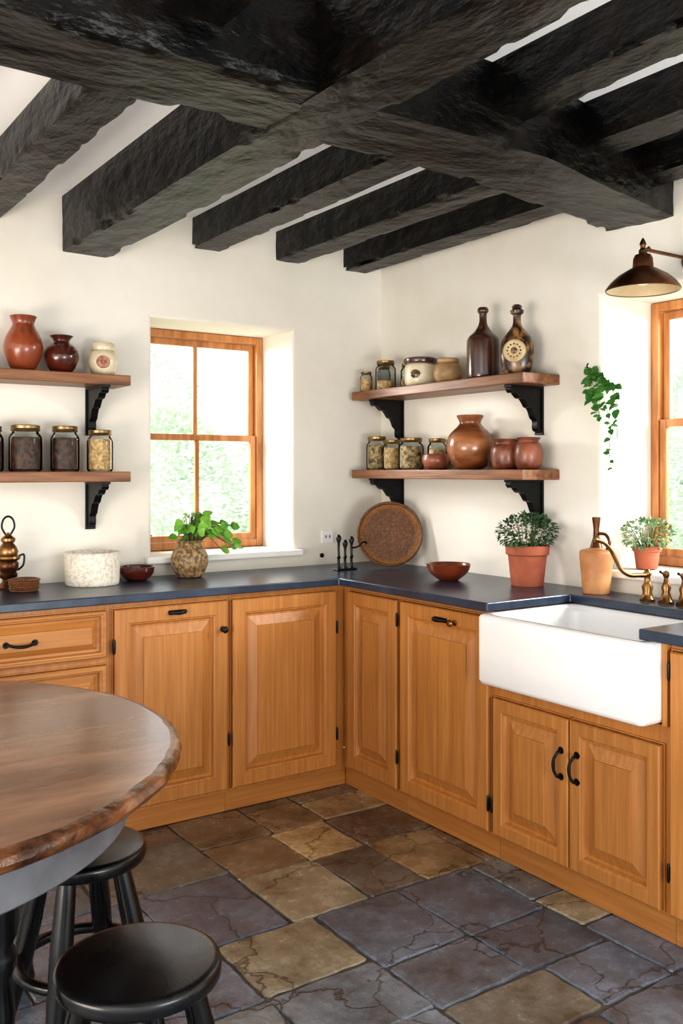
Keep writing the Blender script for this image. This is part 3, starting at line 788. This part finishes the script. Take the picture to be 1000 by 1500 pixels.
m = MB(); pr = []
for k in range(6):
    pr += [(.050 + .004 + .003 * (k % 2) + k * .001, .004 + k * .008), (.050 + .001 + k * .001, .008 + k * .008)]
m.lathe([(0, 0), (.05, 0)] + pr + [(.048, .05), (.044, .01), (0, .008)], 48)
tag(link('woven_bowl', m.mesh('woven_bowl', [WICKERR], True, 60), None, (-1.862, -.215, ZC)), 'small coiled wicker bowl beside the lantern', 'bowl')

# outlets
m = MB(); m.box(-.032, .032, -.010, -.0005, -.03, .03); m.box(-.014, -.008, -.0115, -.010, -.006, .008, 1); m.box(.008, .014, -.0115, -.010, -.006, .008, 1)
tag(link('wall_outlet', m.mesh('wall_outlet', [WHITEPL, GREYP], False), None, (-.335, 0, 1.056)), 'small white electrical outlet plate on plaster wall', 'outlet')
m = MB(); m.lathe([(0, .0005), (.011, .0005), (.011, .006), (.006, .008), (0, .008)], 20, M=RX)
tag(link('cable_socket', m.mesh('cable_socket', [IRON]), None, (-.365, 0, .965)), 'tiny dark round wall socket below the outlet', 'socket')

# hanging ivy
e = thing('hanging_ivy', 'trailing green ivy hanging from a small wall hook', 'plant', (-.001, -1.41, 1.60))
m = MB(); m.box(-.006, 0, -.006, .008, .13, .17); m.tube([(-.004, 0, .15), (-.03, 0, .155), (-.05, 0, .17), (-.062, 0, .185), (-.055, 0, .195)], .003, 8)
link('hook', m.mesh('hook', [IRON]), e)
r_ = random.Random(31); m = MB(); ms = MB()
strands = [[(-.05, 0, .18), (-.05, -.05, .12), (-.045, -.075, .04), (-.035, -.09, -.06), (-.035, -.085, -.15), (-.035, -.10, -.225)],
           [(-.05, 0, .18), (-.05, -.07, .14), (-.05, -.12, .07), (-.05, -.135, .0), (-.04, -.125, -.10)],
           [(-.05, 0, .18), (-.05, -.01, .12), (-.05, -.015, .05)], [(-.05, 0, .18), (-.04, -.07, .13), (-.05, -.13, .10)],
           [(-.05, 0, .18), (-.06, -.03, .10), (-.07, -.06, .02), (-.07, -.07, -.02)]]
for si, st in enumerate(strands):
    ms.tube(st, .0014, 5, sub=4)
    S = [Vector(p) for p in st]
    for i in range(len(S) - 1):
        dens = 6 if S[i].z > .0 else 3
        for k in range(dens):
            p = S[i].lerp(S[i + 1], (k + r_.random()) / dens)
            d = Vector((r_.uniform(-1, -.1), r_.uniform(-1, 1), r_.uniform(-.9, .2)))
            s = r_.uniform(.026, .046) * (1 if p.z > 0 else .65)
            m.leaf(p, d, (-.8, r_.uniform(-.5, .2), .7), s, s * .85)
link('leaves', m.mesh('leaves', [LEAFI], True, 80, recalc=False), e)
link('vines', ms.mesh('vines', [STEM]), e)

# wall lamp
e = thing('wall_lamp', 'aged copper barn lamp on a brass wall arm', 'wall lamp', (-.27, -1.83, 1.985))
m = MB()
m.lathe([(.121, 0), (.123, .003), (.120, .010), (.106, .028), (.082, .050), (.052, .068), (.034, .078), (.032, .108), (.026, .120), (.0, .124)], 56)
me = m.mesh('lamp_shade', [COPPER, LAMPIN], True, 40)
bm = bmesh.new(); bm.from_mesh(me)
caps = [f for f in bm.faces if len(f.verts) > 10 and f.calc_center_median().z < .01]
bmesh.ops.delete(bm, geom=caps, context='FACES'); bm.to_mesh(me); bm.free()
o = link('lamp_shade', me, e)
sd = o.modifiers.new('shell', 'SOLIDIFY'); sd.thickness = .004; sd.offset = -1; sd.material_offset = 1; sd.material_offset_rim = 0
m = MB(); m.lathe([(0, .018), (.016, .022), (.025, .036), (.022, .050), (.013, .062), (.012, .075), (0, .075)], 24)
link('bulb', m.mesh('bulb', [BULB]), e)
m = MB(); m.lathe([(0, .1245), (.014, .1245), (.014, .136), (.008, .142), (.008, .150), (.012, .156), (.008, .166), (.003, .176), (0, .178)], 22)
link('finial', m.mesh('finial', [BRASS]), e)
m = MB(); m.tube([(.006, 0, .140), (.05, 0, .140), (.16, 0, .140), (.262, 0, .140)], .0065, 12)
m.tube([(.02, 0, .140), (.03, 0, .150), (.04, 0, .140)], .004, 8)
link('arm', m.mesh('lamp_arm', [COPPER]), e)
m = MB(); m.lathe([(0, 0), (.04, 0), (.04, .006), (.03, .012), (.012, .016), (0, .016)], 28, (.2695, 0, .14), M=Matrix.Rotation(math.radians(-90), 3, 'Y'))
link('wall_plate', m.mesh('wall_plate', [COPPER]), e)

# ------------------------------------------------------------------ table and stools
TC = (-2.67, -1.541)
e = thing('round_table', 'large round brown wooden table with thick worn edge', 'table', (TC[0], TC[1], 0))
m = MB()
TR = .776
pr = [(0, .712), (TR - .06, .712), (TR - .03, .716), (TR - .012, .722), (TR - .004, .730), (TR, .740), (TR - .003, .752), (TR - .012, .758), (TR - .024, .760)]
seg = 180; loops = []
for r, z in pr:
    L = []
    for j in range(seg):
        a = 2 * math.pi * j / seg
        rr = max(r, .001) + (noise.noise(Vector((math.cos(a) * 14, math.sin(a) * 14, z * 40))) * .006 if r > .5 else 0)
        L.append((rr * math.cos(a), rr * math.sin(a), z))
    loops.append(L)
m.loft(loops, 1, True, False)
m.loft([loops[-1], [((TR - .034) * math.cos(2 * math.pi * j / seg), (TR - .034) * math.sin(2 * math.pi * j / seg), .7603) for j in range(seg)], [((.001) * math.cos(2 * math.pi * j / seg), (.001) * math.sin(2 * math.pi * j / seg), .7603) for j in range(seg)]], 0, False, True)
link('table_top', m.mesh('table_top', [TABLEW, TABLER], True, 40), e)
m = MB(); m.lathe([(.60, .711), (.66, .711), (.66, .70), (.655, .69), (.655, .615), (.66, .605), (.655, .60), (.62, .60), (.61, .62), (.60, .711)], 90)
me = m.mesh('apron', [GREYP], True, 40)
bm = bmesh.new(); bm.from_mesh(me); bmesh.ops.delete(bm, geom=[f for f in bm.faces if len(f.verts) > 10], context='FACES'); bm.to_mesh(me); bm.free()
link('apron', me, e)['label'] = 'grey painted curved apron'
for a in (26, -64, 116, 206):
    m = MB(); m.lathe([(0, 0), (.022, 0), (.026, .02), (.020, .05), (.026, .20), (.032, .38), (.026, .44), (.034, .46), (.034, .48), (.028, .50), (.036, .52), (.036, .711), (0, .711)], 28)
    link('leg', m.mesh('table_leg', [BLACKW]), e, (.57 * math.cos(math.radians(a)), .57 * math.sin(math.radians(a)), .001))

def stool(loc, rz, label):
    e = thing('stool', label, 'stool', (loc[0], loc[1], .001), rz, 'black stools at the table')
    m = MB(); m.lathe([(0, .412), (.146, .412), (.154, .416), (.157, .422), (.157, .438), (.154, .445), (.148, .4485), (.140, .4495), (0, .4495)], 64)
    link('seat', m.mesh('seat', [BLACKW], True, 50), e)
    for k in range(4):
        a = math.radians(45 + 90 * k); c, s = math.cos(a), math.sin(a)
        m = MB(); m.tube([(c * .095, s * .095, .413), (c * .130, s * .130, .26), (c * .155, s * .155, .15), (c * .195, s * .195, 0)], [.021, .027, .025, .018], 16, sub=4)
        link('leg', m.mesh('stool_leg', [BLACKW]), e)
    m = MB(); R = .152
    m.tube([(R * math.cos(t * math.pi / 8), R * math.sin(t * math.pi / 8), .17) for t in range(16)], .014, 12, sub=2, closed=True)
    link('foot_ring', m.mesh('foot_ring', [BLACKW]), e)
    return e
stool((-2.186, -2.158), .35, 'black round-topped wooden stool in front of the table')
stool((-2.095, -1.565), .1, 'black round-topped wooden stool tucked under the table')

# ------------------------------------------------------------------ garden outside
m = MB(); m.box(-20, 20, .45, 30, -.4, -.3); m.box(.45, 30, -20, .45, -.4, -.3)
struct(link('ground', m.mesh('ground', [GRASS], False)), 'pale lawn outside the windows')
r_ = random.Random(77)
for (tx, ty, tz, rx, rz) in [(1.0, 5.4, 1.0, 1.0, 1.1), (3.5, 6.3, 1.0, 1.1, 1.2), (2.2, 9.6, 1.9, 1.5, 1.7), (6.2, 2.4, 1.0, 1.1, 1.2), (8.8, 4.3, 1.6, 1.2, 1.6), (7.0, -.2, 1.0, 1.2, 1.2)]:
    e = thing('garden_bush', 'green garden bush with bright haze put into its leaf colour', 'bush', (tx, ty, -.3))
    m = MB(); scatter_leaves(m, 3600, (0, 0, tz + .3), (rx, rx * .7, rz), .07, .05, r_, zmin=.05)
    link('foliage', m.mesh('foliage', [OUTLEAF], False, recalc=False), e)
    m = MB(); m.tube([(0, 0, 0), (.05, .02, tz * .4), (0, .05, tz)], [.09, .07, .04], 8)
    link('trunk', m.mesh('trunk', [STEM]), e)

# ------------------------------------------------------------------ light
w = bpy.data.worlds.new('world'); scene.world = w; w.use_nodes = True
nt = w.node_tree; bg = nt.nodes['Background']
bg.inputs[0].default_value = (.97, .985, 1.0, 1); bg.inputs[1].default_value = 1.72
def area(name, loc, target, size, energy, color):
    l = bpy.data.lights.new(name, 'AREA'); l.shape = 'RECTANGLE'; l.size = size[0]; l.size_y = size[1]; l.energy = energy; l.color = color
    o = bpy.data.objects.new(name, l); COL.objects.link(o); o.location = loc
    o.rotation_euler = (Vector(target) - Vector(loc)).to_track_quat('-Z', 'Y').to_euler()
    return o
area('soft_fill', (-4.2, -4.0, 2.2), (-.8, -.8, 1.2), (1.6, 1.2), 12, (1, .93, .84))  # added fill from behind the camera, no fixture in the room
area('upward_fill_left', (-4.4, -2.2, .9), (-2.0, -1.2, 2.5), (1.6, .8), 62, (1, .88, .74))  # added warm fill aimed up to brighten ceiling and beam sides, unseen
area('upward_fill_right', (-1.5, -4.5, .9), (-.9, -2.8, 2.5), (1.2, .6), 45, (1, .98, .96))  # added unseen fill that lifts the ceiling gaps on the right
area('reveal_fill_back', (-2.3, 1.6, 2.4), (-.53, .12, 1.5), (1.2, 1.2), 190, (1, .99, .975))  # added area lamp outside, whitens the reveal of the back window
area('reveal_fill_side', (1.7, -3.3, 2.3), (.15, -1.42, 1.5), (1.2, 1.2), 170, (1, .99, .975))  # added area lamp outdoors, brightens the far reveal above the sink
